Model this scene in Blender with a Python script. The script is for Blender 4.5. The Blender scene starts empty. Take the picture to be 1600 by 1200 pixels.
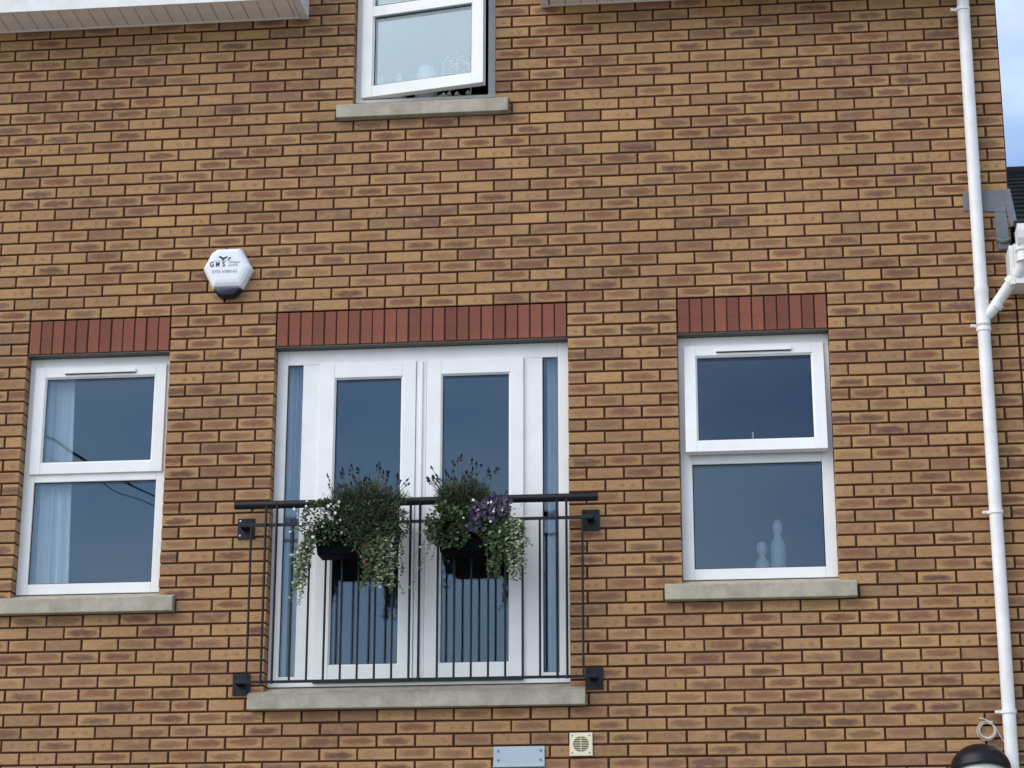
import bpy, bmesh, math, random
from mathutils import Vector, Matrix, Euler, noise as mnoise
random.seed(11)
R = math.radians
H = 6.14                       # facade datum (top of the red lintels) above the street
sc = bpy.context.scene
col = sc.collection

# ------------------------------------------------------------------ camera
CAM = Vector((4.43687, -12.85956, -4.54118 + H))
CR = ((0.9941752, -0.1031029, 0.0313921), (0.1077738, 0.9491788, -0.2957102), (0.0006919, 0.2973709, 0.9547618))
FPX = 3488.8
cd = bpy.data.cameras.new('camera')
cam = bpy.data.objects.new('camera', cd); col.objects.link(cam)
cd.sensor_width = 36; cd.lens = FPX / 1600 * 36; cd.clip_end = 3000; cd.clip_start = .1
cx_, cy_, cz_ = [Vector([CR[i][j] for i in range(3)]) for j in range(3)]
M = Matrix.Identity(4)
for i in range(3):
    M[i][0] = cx_[i]; M[i][1] = cz_[i]; M[i][2] = -cy_[i]; M[i][3] = CAM[i]
cam.matrix_world = M
sc.camera = cam
def project(x, y, z):           # facade coordinates -> photo pixels, only used to find which bricks show largest
    d = Vector((x, y, z + H)) - CAM
    w = d.dot(cy_)
    return 800 + FPX * d.dot(cx_) / w, 600 - FPX * d.dot(cz_) / w

# ------------------------------------------------------------------ light
SUN_AZ, SUN_EL = R(230), R(41)
w = bpy.data.worlds.new('World'); sc.world = w; w.use_nodes = True
nt = w.node_tree; N = nt.nodes; L = nt.links
bg = N['Background']; bg.inputs[1].default_value = .11
sky = N.new('ShaderNodeTexSky'); sky.sky_type = 'NISHITA'; sky.sun_disc = False
sky.sun_elevation = SUN_EL; sky.sun_rotation = SUN_AZ; sky.air_density = 1.0; sky.dust_density = .35; sky.ozone_density = 2.6
tc = N.new('ShaderNodeTexCoord'); mp = N.new('ShaderNodeMapping'); mp.inputs['Scale'].default_value = (1, 1, 2.2)
nz = N.new('ShaderNodeTexNoise'); nz.inputs['Scale'].default_value = 4.2; nz.inputs['Detail'].default_value = 6; nz.inputs['Roughness'].default_value = .5
rp = N.new('ShaderNodeValToRGB'); rp.color_ramp.elements[0].position = .30; rp.color_ramp.elements[1].position = .74
rp.color_ramp.elements[0].color = (0, 0, 0, 1); rp.color_ramp.elements[1].color = (.6, .6, .6, 1)
mx = N.new('ShaderNodeMixRGB'); mx.inputs[2].default_value = (8.2, 8.7, 9.6, 1)
L.new(tc.outputs['Generated'], mp.inputs[0]); L.new(mp.outputs[0], nz.inputs[0]); L.new(nz.outputs[0], rp.inputs[0])
L.new(rp.outputs[0], mx.inputs[0]); L.new(sky.outputs[0], mx.inputs[1]); L.new(mx.outputs[0], bg.inputs[0])
sd = bpy.data.lights.new('sun', 'SUN'); sd.energy = 1.28; sd.angle = R(58); sd.color = (1, .93, .83)
so = bpy.data.objects.new('sun', sd); col.objects.link(so)
to_sun = Vector((math.sin(SUN_AZ) * math.cos(SUN_EL), math.cos(SUN_AZ) * math.cos(SUN_EL), math.sin(SUN_EL)))
so.rotation_euler = to_sun.to_track_quat('Z', 'Y').to_euler(); so.location = (-8, -12, 20)
vs = sc.view_settings
vs.view_transform = 'Standard'; vs.look = 'None'; vs.gamma = 1; vs.use_curve_mapping = False; vs.exposure = 0.96

# ------------------------------------------------------------------ materials
def newmat(name):
    m = bpy.data.materials.new(name); m.use_nodes = True
    return m, m.node_tree.nodes, m.node_tree.links, m.node_tree.nodes['Principled BSDF']
def simple(name, c, rough=.5, var=.0, scale=8, bump=0, bscale=60, metal=0, spec=.5, c2=None, coat=0):
    m, n, l, b = newmat(name)
    b.inputs['Roughness'].default_value = rough; b.inputs['Metallic'].default_value = metal
    b.inputs['Specular IOR Level'].default_value = spec; b.inputs['Coat Weight'].default_value = coat
    b.inputs['Base Color'].default_value = (*c, 1)
    t = n.new('ShaderNodeTexCoord')
    if var or c2:
        z = n.new('ShaderNodeTexNoise'); z.inputs['Scale'].default_value = scale; z.inputs['Detail'].default_value = 6; z.inputs['Roughness'].default_value = .65
        l.new(t.outputs['Object'], z.inputs[0])
        r = n.new('ShaderNodeValToRGB'); r.color_ramp.elements[0].position = .32; r.color_ramp.elements[1].position = .7
        d = c2 or tuple(k * (1 - var) for k in c)
        r.color_ramp.elements[0].color = (*d, 1); r.color_ramp.elements[1].color = (*c, 1)
        l.new(z.outputs[0], r.inputs[0]); l.new(r.outputs[0], b.inputs['Base Color'])
    if bump:
        z = n.new('ShaderNodeTexNoise'); z.inputs['Scale'].default_value = bscale; z.inputs['Detail'].default_value = 4
        l.new(t.outputs['Object'], z.inputs[0])
        u = n.new('ShaderNodeBump'); u.inputs['Strength'].default_value = bump; u.inputs['Distance'].default_value = .004
        l.new(z.outputs[0], u.inputs['Height']); l.new(u.outputs[0], b.inputs['Normal'])
    return m
def math_node(n, l, op, a, b=None, clamp=False):
    k = n.new('ShaderNodeMath'); k.operation = op; k.use_clamp = clamp
    for i, v in enumerate((a, b)):
        if v is None: continue
        if isinstance(v, (int, float)): k.inputs[i].default_value = v
        else: l.new(v, k.inputs[i])
    return k.outputs[0]
def ramp(n, l, fac, stops, interp='LINEAR'):
    r = n.new('ShaderNodeValToRGB'); r.color_ramp.interpolation = interp
    e = r.color_ramp.elements
    while len(e) < len(stops): e.new(.5)
    for k, (p, c) in zip(e, stops):
        k.position = p; k.color = (*c, 1) if len(c) == 3 else c
    l.new(fac, r.inputs[0]); return r.outputs[0]
def mixc(n, l, fac, a, b, mode='MIX'):
    k = n.new('ShaderNodeMixRGB'); k.blend_type = mode
    for i, v in enumerate((fac, a, b)):
        if isinstance(v, (int, float)): k.inputs[i].default_value = v
        elif isinstance(v, tuple): k.inputs[i].default_value = (*v, 1)
        else: l.new(v, k.inputs[i])
    return k.outputs[0]

def brick_material():
    m, n, l, b = newmat('buff_brick')
    at = n.new('ShaderNodeAttribute'); at.attribute_name = 'rnd'
    oi = n.new('ShaderNodeObjectInfo')
    add = n.new('ShaderNodeVectorMath'); add.operation = 'ADD'
    orv = n.new('ShaderNodeCombineXYZ')
    o1 = oi.outputs['Random']
    l.new(o1, orv.inputs[0]); l.new(math_node(n, l, 'MULTIPLY', o1, 17.31), orv.inputs[1]); l.new(math_node(n, l, 'MULTIPLY', o1, 53.7), orv.inputs[2])
    l.new(at.outputs['Vector'], add.inputs[0]); l.new(orv.outputs[0], add.inputs[1])
    fr = n.new('ShaderNodeVectorMath'); fr.operation = 'FRACTION'; l.new(add.outputs[0], fr.inputs[0])
    sp = n.new('ShaderNodeSeparateXYZ'); l.new(fr.outputs[0], sp.inputs[0])
    r1, r2, r3 = sp.outputs
    uv = n.new('ShaderNodeUVMap'); uv.uv_map = 'UVMap'
    off = n.new('ShaderNodeVectorMath'); off.operation = 'SCALE'; off.inputs['Scale'].default_value = 37.0; l.new(fr.outputs[0], off.inputs[0])
    def uvn(sx, sy, scale, det=4, rough=.55):
        mpn = n.new('ShaderNodeMapping'); mpn.inputs['Scale'].default_value = (sx, sy, 1); l.new(uv.outputs[0], mpn.inputs[0])
        a = n.new('ShaderNodeVectorMath'); a.operation = 'ADD'; l.new(mpn.outputs[0], a.inputs[0]); l.new(off.outputs[0], a.inputs[1])
        z = n.new('ShaderNodeTexNoise'); z.inputs['Scale'].default_value = scale; z.inputs['Detail'].default_value = det; z.inputs['Roughness'].default_value = rough
        l.new(a.outputs[0], z.inputs[0]); return z.outputs[0]
    su = n.new('ShaderNodeSeparateXYZ'); l.new(uv.outputs[0], su.inputs[0])
    u, v = su.outputs[0], su.outputs[1]
    base = ramp(n, l, r1, [(0, (.425, .250, .112)), (.3, (.40, .234, .108)), (.55, (.372, .214, .102)), (.74, (.335, .192, .096)), (.88, (.28, .158, .084)), (1, (.225, .130, .078))])
    drift = uvn(1, 1.6, 11, 2, .5)
    base = mixc(n, l, ramp(n, l, drift, [(.38, (0, 0, 0)), (.68, (.75, .75, .75))]), base, mixc(n, l, r3, (.30, .170, .092), (.43, .255, .108)))
    streak = uvn(1, 3.2, 26, 5, .6)
    base = mixc(n, l, .85, base, ramp(n, l, streak, [(.25, (.68, .64, .60)), (.5, (1, 1, 1)), (.8, (1.16, 1.14, 1.06))]), 'MULTIPLY')
    # smoky kiss mark in the middle of the face
    wob = uvn(1, 2.6, 22, 5, .62); wb = math_node(n, l, 'MULTIPLY', math_node(n, l, 'SUBTRACT', wob, .5), 3.6)
    au = math_node(n, l, 'POWER', math_node(n, l, 'DIVIDE', math_node(n, l, 'ABSOLUTE', u), .084), 3.0)
    v2 = math_node(n, l, 'ADD', v, math_node(n, l, 'MULTIPLY', math_node(n, l, 'SUBTRACT', r3, .5), .012))
    av = math_node(n, l, 'POWER', math_node(n, l, 'DIVIDE', math_node(n, l, 'ABSOLUTE', v2), .0195), 2.0)
    d = math_node(n, l, 'MULTIPLY', math_node(n, l, 'ADD', math_node(n, l, 'ADD', au, av), wb), .62)
    kiss = ramp(n, l, d, [(.0, (1, 1, 1)), (.5, (.66, .66, .66)), (1.0, (0, 0, 0))], 'LINEAR')
    kamt = ramp(n, l, r2, [(0, (0, 0, 0)), (.30, (.12,) * 3), (.40, (.5,) * 3), (.7, (.8,) * 3), (.9, (1,) * 3), (1, (1,) * 3)])
    kf = math_node(n, l, 'MULTIPLY', kiss, kamt)
    kcol = ramp(n, l, r3, [(0, (.212, .094, .050)), (.5, (.175, .080, .048)), (1, (.135, .070, .052))])
    colr = mixc(n, l, kf, base, kcol)
    # pairs of round smudges on the cleaner bricks
    def dot(cu, rad):
        a = math_node(n, l, 'POWER', math_node(n, l, 'DIVIDE', math_node(n, l, 'SUBTRACT', u, cu), rad), 2.0)
        c = math_node(n, l, 'POWER', math_node(n, l, 'DIVIDE', v2, rad * .95), 2.0)
        return ramp(n, l, math_node(n, l, 'ADD', math_node(n, l, 'ADD', a, c), math_node(n, l, 'MULTIPLY', wb, .55)), [(.05, (1,) * 3), (1, (0,) * 3)], 'EASE')
    dd = math_node(n, l, 'MAXIMUM', dot(.052, .019), dot(math_node(n, l, 'SUBTRACT', math_node(n, l, 'MULTIPLY', r3, .05), .045), .017))
    dsel = ramp(n, l, r2, [(0, (0,) * 3), (.1, (.0,) * 3), (.14, (.62,) * 3), (.27, (.5,) * 3), (.31, (0,) * 3)])
    colr = mixc(n, l, math_node(n, l, 'MULTIPLY', dd, dsel), colr, (.20, .118, .07))
    fine = uvn(1, 1, 330, 3, .6)
    colr = mixc(n, l, .55, colr, ramp(n, l, fine, [(.25, (.78,) * 3), (.75, (1.16,) * 3)]), 'MULTIPLY')
    tcn = n.new('ShaderNodeTexCoord'); gm = n.new('ShaderNodeNewGeometry')
    big = n.new('ShaderNodeTexNoise'); big.inputs['Scale'].default_value = .9; big.inputs['Detail'].default_value = 3; l.new(gm.outputs['Position'], big.inputs[0])
    colr = mixc(n, l, .8, colr, ramp(n, l, big.outputs[0], [(.3, (.84, .82, .82)), (.7, (1.08, 1.08, 1.07))]), 'MULTIPLY')
    l.new(colr, b.inputs['Base Color'])
    b.inputs['Roughness'].default_value = .88; b.inputs['Specular IOR Level'].default_value = .3
    bu = n.new('ShaderNodeBump'); bu.inputs['Strength'].default_value = .55; bu.inputs['Distance'].default_value = .003
    hh = math_node(n, l, 'ADD', uvn(1, 1, 190, 4, .65), math_node(n, l, 'MULTIPLY', streak, .8))
    l.new(hh, bu.inputs['Height']); l.new(bu.outputs[0], b.inputs['Normal'])
    return m
def red_material():
    m = simple('red_soldier_brick', (1, 1, 1), .82, 0, 14, .45, 170, c2=(.72, .70, .70), spec=.3)
    n, l = m.node_tree.nodes, m.node_tree.links; b = n['Principled BSDF']
    src = b.inputs['Base Color'].links[0].from_socket
    oi = n.new('ShaderNodeObjectInfo')
    c = ramp(n, l, oi.outputs['Random'], [(0, (.26, .090, .054)), (.4, (.235, .080, .050)), (.75, (.205, .070, .045)), (1, (.175, .060, .041))])
    l.new(mixc(n, l, .8, c, src, 'MULTIPLY'), b.inputs['Base Color'])
    return m
def leaf_material(name, stops, rough=.55):
    m, n, l, b = newmat(name)
    at = n.new('ShaderNodeAttribute'); at.attribute_name = 'rnd'
    s = n.new('ShaderNodeSeparateXYZ'); l.new(at.outputs['Vector'], s.inputs[0])
    l.new(ramp(n, l, s.outputs[0], stops), b.inputs['Base Color'])
    b.inputs['Roughness'].default_value = rough; b.inputs['Specular IOR Level'].default_value = .35
    return m
def glass_material():
    m, n, l, b = newmat('window_glass'); n.remove(b)
    out = n['Material Output']
    tr = n.new('ShaderNodeBsdfTransparent'); tr.inputs[0].default_value = (.90, .93, .95, 1)
    gl = n.new('ShaderNodeBsdfGlossy'); gl.inputs['Roughness'].default_value = .0; gl.inputs[0].default_value = (.74, .90, 1, 1)
    fr = n.new('ShaderNodeFresnel'); fr.inputs['IOR'].default_value = 1.5
    f = math_node(n, l, 'MULTIPLY', fr.outputs[0], 1.62, True)
    t = n.new('ShaderNodeTexCoord'); z = n.new('ShaderNodeTexNoise'); z.inputs['Scale'].default_value = 2.2; z.inputs['Detail'].default_value = 1
    l.new(t.outputs['Object'], z.inputs[0])
    bu = n.new('ShaderNodeBump'); bu.inputs['Strength'].default_value = .12; bu.inputs['Distance'].default_value = .01; l.new(z.outputs[0], bu.inputs['Height'])
    l.new(bu.outputs[0], gl.inputs['Normal'])
    mxs = n.new('ShaderNodeMixShader'); l.new(f, mxs.inputs[0]); l.new(tr.outputs[0], mxs.inputs[1]); l.new(gl.outputs[0], mxs.inputs[2])
    l.new(mxs.outputs[0], out.inputs[0]); return m

MAT = dict(
    brick=brick_material(),
    mortar=simple('brown_mortar', (.075, .032, .019), .95, .3, 7, .5, 120, c2=(.036, .014, .009), spec=.1),
    red=red_material(),
    sill=simple('weathered_concrete', (.44, .405, .325), .92, .3, 9, .7, 90, c2=(.28, .25, .19), spec=.2),
    pvc=simple('white_upvc', (.80, .80, .79), .35, .05, 5, c2=(.73, .72, .695), spec=.3),
    fascia=simple('white_fascia', (.775, .77, .76), .4, .1, 9, spec=.35, c2=(.66, .645, .62)),
    soffit=simple('soffit_board', (.84, .78, .69), .6, .08, 7),
    gasket=simple('black_rubber', (.012, .012, .013), .7),
    steel=simple('painted_lintel_steel', (.10, .10, .085), .6, .3, 10),
    black=simple('black_painted_metal', (.005, .006, .009), .4, .2, 20, spec=.28),
    bolt=simple('zinc_bolt', (.55, .55, .54), .35, metal=.9),
    glass=glass_material(),
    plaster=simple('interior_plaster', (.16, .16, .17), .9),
    carpet=simple('interior_carpet', (.12, .10, .09), .95),
    curtain=simple('white_voile', (.88, .88, .87), .9, .05, 6),
    lead=simple('lead_sheet', (.17, .178, .195), .6, .3, 14, .3, 30, c2=(.12, .127, .14)),
    tile=simple('dark_roof_tile', (.016, .0165, .017), .85, .3, 12),
    alarm=simple('alarm_white', (.74, .75, .78), .35, spec=.3),
    lens=simple('dark_blue_lens', (.004, .007, .017), .28, spec=.35),
    ink=simple('black_ink', (.012, .012, .014), .5), greyink=simple('grey_ink', (.26, .27, .30), .5),
    cream=simple('cream_plastic', (.74, .66, .46), .45, .08, 20), dark=simple('dark_cavity', (.008, .008, .008), .9),
    plate=simple('pale_blue_grey_plate', (.39, .46, .51), .5, .12, 8),
    screw=simple('screw_head', (.16, .19, .22), .4, metal=.7),
    cable=simple('grey_white_cable', (.55, .52, .49), .5), lampglass=simple('frosted_glass', (.60, .66, .58), .25),
    pot=simple('black_plastic_pot', (.0018, .002, .003), .7, .2, 12, spec=.06), soil=simple('soil', (.02, .014, .01), .95),
    ceramic=simple('pale_ceramic', (.46, .48, .50), .4, .3, 18), gold=simple('wire_ornament', (.62, .58, .48), .5, .5, 30),
    asphalt=simple('asphalt', (.055, .055, .056), .95, .25, 30, .4, 200), paving=simple('concrete_paving', (.38, .365, .34), .95, .2, 6),
    kerb=simple('kerb_concrete', (.33, .32, .30), .95, .2, 9), wood=simple('pole_wood', (.11, .075, .05), .9, .3, 10),
    lav=leaf_material('lavender_leaf', [(0, (.022, .036, .016)), (.6, (.052, .074, .034)), (1, (.125, .145, .085))]),
    lavf=leaf_material('lavender_flower', [(0, (.008, .008, .018)), (1, (.028, .022, .055))]),
    green=leaf_material('green_leaf', [(0, (.030, .052, .018)), (.6, (.06, .095, .035)), (1, (.12, .16, .075))]),
    vari=leaf_material('variegated_leaf', [(0, (.055, .085, .035)), (.45, (.13, .17, .08)), (.75, (.33, .37, .24)), (1, (.52, .54, .42))]),
    petal=leaf_material('violet_petal', [(0, (.026, .017, .040)), (.55, (.055, .038, .076)), (.85, (.13, .10, .155)), (1, (.34, .30, .38))]),
    whitep=simple('white_petal', (.62, .62, .60), .7), redp=simple('red_petal', (.30, .045, .04), .7),
    stem=simple('plant_stem', (.07, .085, .04), .7),
)

# ------------------------------------------------------------------ mesh helpers (facade coordinates: x right, y into the wall, z up from lintel top)
class MB:
    def __init__(s): s.v = []; s.f = []; s.uv = []; s.rn = []; s.hasuv = False
    def add(s, vs, fs, rn=(0, 0, 0), uvs=None):
        o = len(s.v); s.v += [tuple(q) for q in vs]
        for i, f in enumerate(fs):
            s.f.append([o + k for k in f]); s.rn.append(rn)
            s.uv.append([uvs[k] for k in f] if uvs else [(0, 0)] * len(f))
        if uvs: s.hasuv = True
        return s
    def box(s, x0, x1, y0, y1, z0, z1, T=None):
        vs = [Vector(q) for q in ((x0, y0, z0), (x1, y0, z0), (x1, y1, z0), (x0, y1, z0), (x0, y0, z1), (x1, y0, z1), (x1, y1, z1), (x0, y1, z1))]
        if T: vs = [T @ q for q in vs]
        return s.add(vs, [(0, 3, 2, 1), (4, 5, 6, 7), (0, 1, 5, 4), (1, 2, 6, 5), (2, 3, 7, 6), (3, 0, 4, 7)])
    def prism(s, poly, axis, a, b, T=None):     # poly in the two other axes
        n = len(poly)
        def P(p, t): return Vector({'x': (t, p[0], p[1]), 'y': (p[0], t, p[1]), 'z': (p[0], p[1], t)}[axis])
        vs = [P(p, a) for p in poly] + [P(p, b) for p in poly]
        if T: vs = [T @ q for q in vs]
        fs = [tuple(range(n)), tuple(range(2 * n - 1, n - 1, -1))] + [(i, n + i, n + (i + 1) % n, (i + 1) % n) for i in range(n)]
        return s.add(vs, fs)
    def tube(s, pts, r, seg=8, caps=True, taper=None):
        pts = [Vector(p) for p in pts]; rings = []; n = len(pts); up = None
        for i, p in enumerate(pts):
            d = (pts[min(i + 1, n - 1)] - pts[max(i - 1, 0)]).normalized()
            if up is None: up = d.orthogonal().normalized()
            up = (up - d * up.dot(d)).normalized(); sd = d.cross(up)
            rr = r if taper is None else r + (taper - r) * i / (n - 1)
            rings.append([p + (up * math.cos(a) + sd * math.sin(a)) * rr for a in [2 * math.pi * k / seg for k in range(seg)]])
        vs = [q for rg in rings for q in rg]
        fs = [(i * seg + k, i * seg + (k + 1) % seg, (i + 1) * seg + (k + 1) % seg, (i + 1) * seg + k) for i in range(n - 1) for k in range(seg)]
        if caps: fs += [tuple(range(seg - 1, -1, -1)), tuple((n - 1) * seg + k for k in range(seg))]
        return s.add(vs, fs)
    def lathe(s, prof, c, seg=20, axis='z'):
        vs = []
        for (r, h) in prof:
            for k in range(seg):
                a = 2 * math.pi * k / seg
                q = (r * math.cos(a), r * math.sin(a), h)
                if axis == 'y': q = (q[0], h, q[1])
                vs.append(Vector(c) + Vector(q))
        n = len(prof)
        fs = [(i * seg + k, i * seg + (k + 1) % seg, (i + 1) * seg + (k + 1) % seg, (i + 1) * seg + k) for i in range(n - 1) for k in range(seg)]
        fs += [tuple(range(seg - 1, -1, -1)), tuple((n - 1) * seg + k for k in range(seg))]
        return s.add(vs, fs)
    def mesh(s, name, mat, origin=(0, 0, 0), bevel=0, smooth=False, seg=2):
        me = bpy.data.meshes.new(name)
        ox, oy, oz = origin
        me.from_pydata([(q[0] - ox, q[1] - oy, q[2] - oz) for q in s.v], [], s.f)
        if s.hasuv:
            a = me.attributes.new('rnd', 'FLOAT_VECTOR', 'FACE')
            a.data.foreach_set('vector', [k for r_ in s.rn for k in r_])
            u = me.uv_layers.new(name='UVMap')
            u.data.foreach_set('uv', [k for f in s.uv for q in f for k in q])
        elif any(r_ != (0, 0, 0) for r_ in s.rn):
            a = me.attributes.new('rnd', 'FLOAT_VECTOR', 'FACE')
            a.data.foreach_set('vector', [k for r_ in s.rn for k in r_])
        else:
            bm = bmesh.new(); bm.from_mesh(me); bmesh.ops.recalc_face_normals(bm, faces=bm.faces)
            if bevel: bmesh.ops.bevel(bm, geom=[e for e in bm.edges if e.calc_face_angle(0) > .5], offset=bevel, segments=seg, affect='EDGES', profile=.5, clamp_overlap=True)
            bm.to_mesh(me); bm.free()
        if smooth:
            me.polygons.foreach_set('use_smooth', [True] * len(me.polygons))
            me.set_sharp_from_angle(angle=R(40))
        me.materials.append(MAT[mat] if isinstance(mat, str) else mat)
        return me
    def build(s, name, mat, parent=None, origin=None, bevel=0, smooth=False, seg=2):
        if origin is None: origin = s.base()
        return link(name, s.mesh(name, mat, origin, bevel, smooth, seg), origin, parent)
    def base(s):
        xs, ys, zs = zip(*s.v)
        return ((min(xs) + max(xs)) / 2, (min(ys) + max(ys)) / 2, min(zs))
WORLD = {}
def link(name, data, origin, parent=None):
    o = bpy.data.objects.new(name, data); col.objects.link(o)
    wl = Vector(origin) + Vector((0, 0, H)); WORLD[o.name] = wl
    if parent: o.parent = parent; o.location = wl - WORLD[parent.name]
    else: o.location = wl
    return o
def thing(name, loc, label, cat, group=None):
    return tag(link(name, None, loc), label, cat, group)
def tag(o, label=None, cat=None, group=None, kind=None):
    for k, v in (('label', label), ('category', cat), ('group', group), ('kind', kind)):
        if v: o[k] = v
    return o
def slab(mb, x0, x1, z0, z1, y0, y1, holes):     # wall slab with rectangular holes
    xs = sorted({x0, x1} | {min(max(h[k], x0), x1) for h in holes for k in (0, 1)})
    zs = sorted({z0, z1} | {min(max(h[k], z0), z1) for h in holes for k in (2, 3)})
    for a, b in zip(xs, xs[1:]):
        run = None
        for c, d in zip(zs, zs[1:]):
            m = ((a + b) / 2, (c + d) / 2)
            solid = not any(h[0] < m[0] < h[1] and h[2] < m[1] < h[3] for h in holes)
            if solid: run = (run[0], d) if run else (c, d)
            if run and (not solid or d == zs[-1]):
                mb.box(a, b, y0, y1, *run); run = None
    return mb

# ------------------------------------------------------------------ setting
g = MB(); g.box(-400, 400, -500, 500, -H - .5, -H); tag(g.build('ground', 'paving'), kind='structure')
g = MB(); g.box(-400, 400, -11.5, -4.8, -H + .0, -H + .004); tag(g.build('road', 'asphalt'), kind='structure')
for y in (-4.8, -11.65):
    g = MB(); g.box(-400, 400, y, y + .15, -H, -H + .11); tag(g.build('kerb', 'kerb'), kind='structure')

# ------------------------------------------------------------------ brick work
BW, BH, J = .225, .075, .006
def brick_geo(mb, x0, x1, z0, z1, y0=0.0, y1=.1015, rn=None, jit=.0013, ch=.0032):
    j = lambda: random.uniform(-jit, jit)
    yo = y0 + random.uniform(-.0012, .0016)
    x0 += j(); x1 += j(); z0 += j() * .7; z1 += j() * .7
    cx, cz = (x0 + x1) / 2, (z0 + z1) / 2
    out = [(x0, z0), (x1, z0), (x1, z1), (x0, z1)]
    inn = [(x0 + ch + abs(j()), z0 + ch), (x1 - ch - abs(j()), z0 + ch), (x1 - ch, z1 - ch - abs(j())), (x0 + ch, z1 - ch)]
    vs = [(a, yo + j() * .4, c) for a, c in inn] + [(a, yo + ch, c) for a, c in out] + [(a, y1, c) for a, c in out]
    fs = [(0, 1, 2, 3)] + [(4 + i, 4 + (i + 1) % 4, (i + 1) % 4, i) for i in range(4)] + [(8 + i, 8 + (i + 1) % 4, 4 + (i + 1) % 4, 4 + i) for i in range(4)]
    uvs = [(a - cx, c - cz) for a, c in inn] + [(a - cx, c - cz) for a, c in out] + [((a - cx) * 1.0 + .05 * (1 if a > cx else -1), c - cz) for a, c in out]
    mb.add(vs, fs, rn or (random.random(), random.random(), random.random()), uvs)

OPEN = [(0, .9, -1.875, 0), (4.05, 4.95, -1.875, 0), (1.575, 3.375, -2.475, 0), (2.025, 2.925, 1.275, 2.925)]
XL, XC, XR = -3.6, 6.075, 9.9
ZB = -81
def course_bricks(k, xa, xb):
    z0, z1 = k * BH, k * BH + BH
    zm = (z0 + z1) / 2
    cuts = [(a, b) for a, b, c, d in OPEN if c < zm < d]
    off = 0 if k % 2 == 0 else BW / 2
    i = math.floor((xa - off) / BW) - 1
    while True:
        a = off + i * BW; b = a + BW; i += 1
        if a >= xb: break
        a2, b2 = max(a, xa), min(b, xb)
        if b2 - a2 < .02: continue
        segs = [(a2, b2)]
        for c, d in cuts:
            segs = [s for p, q in segs for s in ((p, min(q, c)), (max(p, d), q)) if s[1] - s[0] > .02]
        for p, q in segs: yield p + J, q - J, z0 + J, z1 - J
def all_bricks(xa, xb, top):
    res = []
    for k in range(ZB, top(0) if callable(top) else top):
        res += list(course_bricks(k, xa, xb))
    return res
def visible_area(b):
    p = [project(x, 0, z) for x in b[:2] for z in b[2:]]
    cx = sum(q[0] for q in p) / 4; cy = sum(q[1] for q in p) / 4
    if not (4 < cx < 1596 and 4 < cy < 1196): return 0
    return (max(q[0] for q in p) - min(q[0] for q in p)) * (max(q[1] for q in p) - min(q[1] for q in p))
SHARED = []
for i in range(60):
    m_ = MB(); brick_geo(m_, -.1065, .1065, -.0315, .0315)
    SHARED.append(m_.mesh('brick', 'brick', (0, 0, -.0315)))
def place_bricks(bricks, wall, limit):
    order = sorted(range(len(bricks)), key=lambda i: -visible_area(bricks[i]))
    top = {i for i in order[:limit] if visible_area(bricks[i]) > 60}
    rest = MB(); c = 0
    for i, b in enumerate(bricks):
        if i not in top: brick_geo(rest, *b); continue
        o = ((b[0] + b[1]) / 2, 0, b[2])
        if abs(b[1] - b[0] - .213) < .002: me = SHARED[(c * 37 + i) % 60]
        else:
            m_ = MB(); brick_geo(m_, *b); me = m_.mesh('brick', 'brick', o)
        ob = link('brick', me, (o[0], random.uniform(-.0012, .0015), o[2]), wall)
        ob.rotation_euler = (random.uniform(-.006, .006), random.uniform(-.0035, .0035), random.uniform(-.004, .004)); c += 1
    tag(rest.build('brick_courses', 'brick', wall), kind='stuff')

# ---- main house
house = thing('brick_house', (1.3, 0, -H), 'buff brick house with French doors, white windows and red soldier lintels', 'house')
holesm = [(a - .009, b + .009, c - .004, d + .004) for a, b, c, d in OPEN]
mw = MB(); slab(mw, XL, XC, ZB * BH, 2.09, .007, .102, holesm); slab(mw, 1.66, 3.29, 2.09, 3.3, .007, .102, holesm)
wall = mw.build('wall', 'mortar', house)
bl = []
for k in range(ZB, 44):
    if k < 28: bl += list(course_bricks(k, XL, XC))
    else: bl += list(course_bricks(k, 1.68, 3.27))
place_bricks(bl, wall, 300)
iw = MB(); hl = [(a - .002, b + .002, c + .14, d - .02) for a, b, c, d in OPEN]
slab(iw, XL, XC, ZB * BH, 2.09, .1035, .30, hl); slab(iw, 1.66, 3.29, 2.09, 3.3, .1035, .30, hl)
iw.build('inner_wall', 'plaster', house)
sw = MB(); sw.box(XC - .102, XC - .007, .1035, 8.0, ZB * BH, 2.05); sw.box(XL, XL + .1, .31, 8, ZB * BH, 2.05); sw.box(XL, XC, 8, 8.1, ZB * BH, 2.05)
sw.build('side_wall', 'mortar', house)
# rooms behind the windows
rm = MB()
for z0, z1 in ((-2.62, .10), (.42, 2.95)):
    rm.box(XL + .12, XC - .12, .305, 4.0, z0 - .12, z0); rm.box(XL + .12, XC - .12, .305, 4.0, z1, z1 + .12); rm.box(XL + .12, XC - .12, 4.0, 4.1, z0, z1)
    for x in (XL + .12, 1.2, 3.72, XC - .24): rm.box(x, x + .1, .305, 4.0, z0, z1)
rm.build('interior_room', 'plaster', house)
# lintels: soldier course bricks over a steel angle
for a, b, c, d in OPEN:
    n = round((b - a) / .075)
    lm = MB(); lm.box(a + .001, b - .001, .006, .10, d - .2215, d - .003)
    lo = lm.build('lintel', 'mortar', house)
    st = MB(); st.box(a - .003, b + .003, .008, .10, d - .2285, d - .2222); st.build('lintel_flange', 'steel', lo)
    for i in range(n):
        bm_ = MB(); x = a + i * .075; j = random.uniform(-.0015, .0015)
        bm_.box(x + .0042 + j, x + .0708 + j, random.uniform(-.0012, .0015), .095, d - .2205, d - .0052)
        bm_.build('soldier_brick', 'red', lo, bevel=.0028, seg=1)
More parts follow.
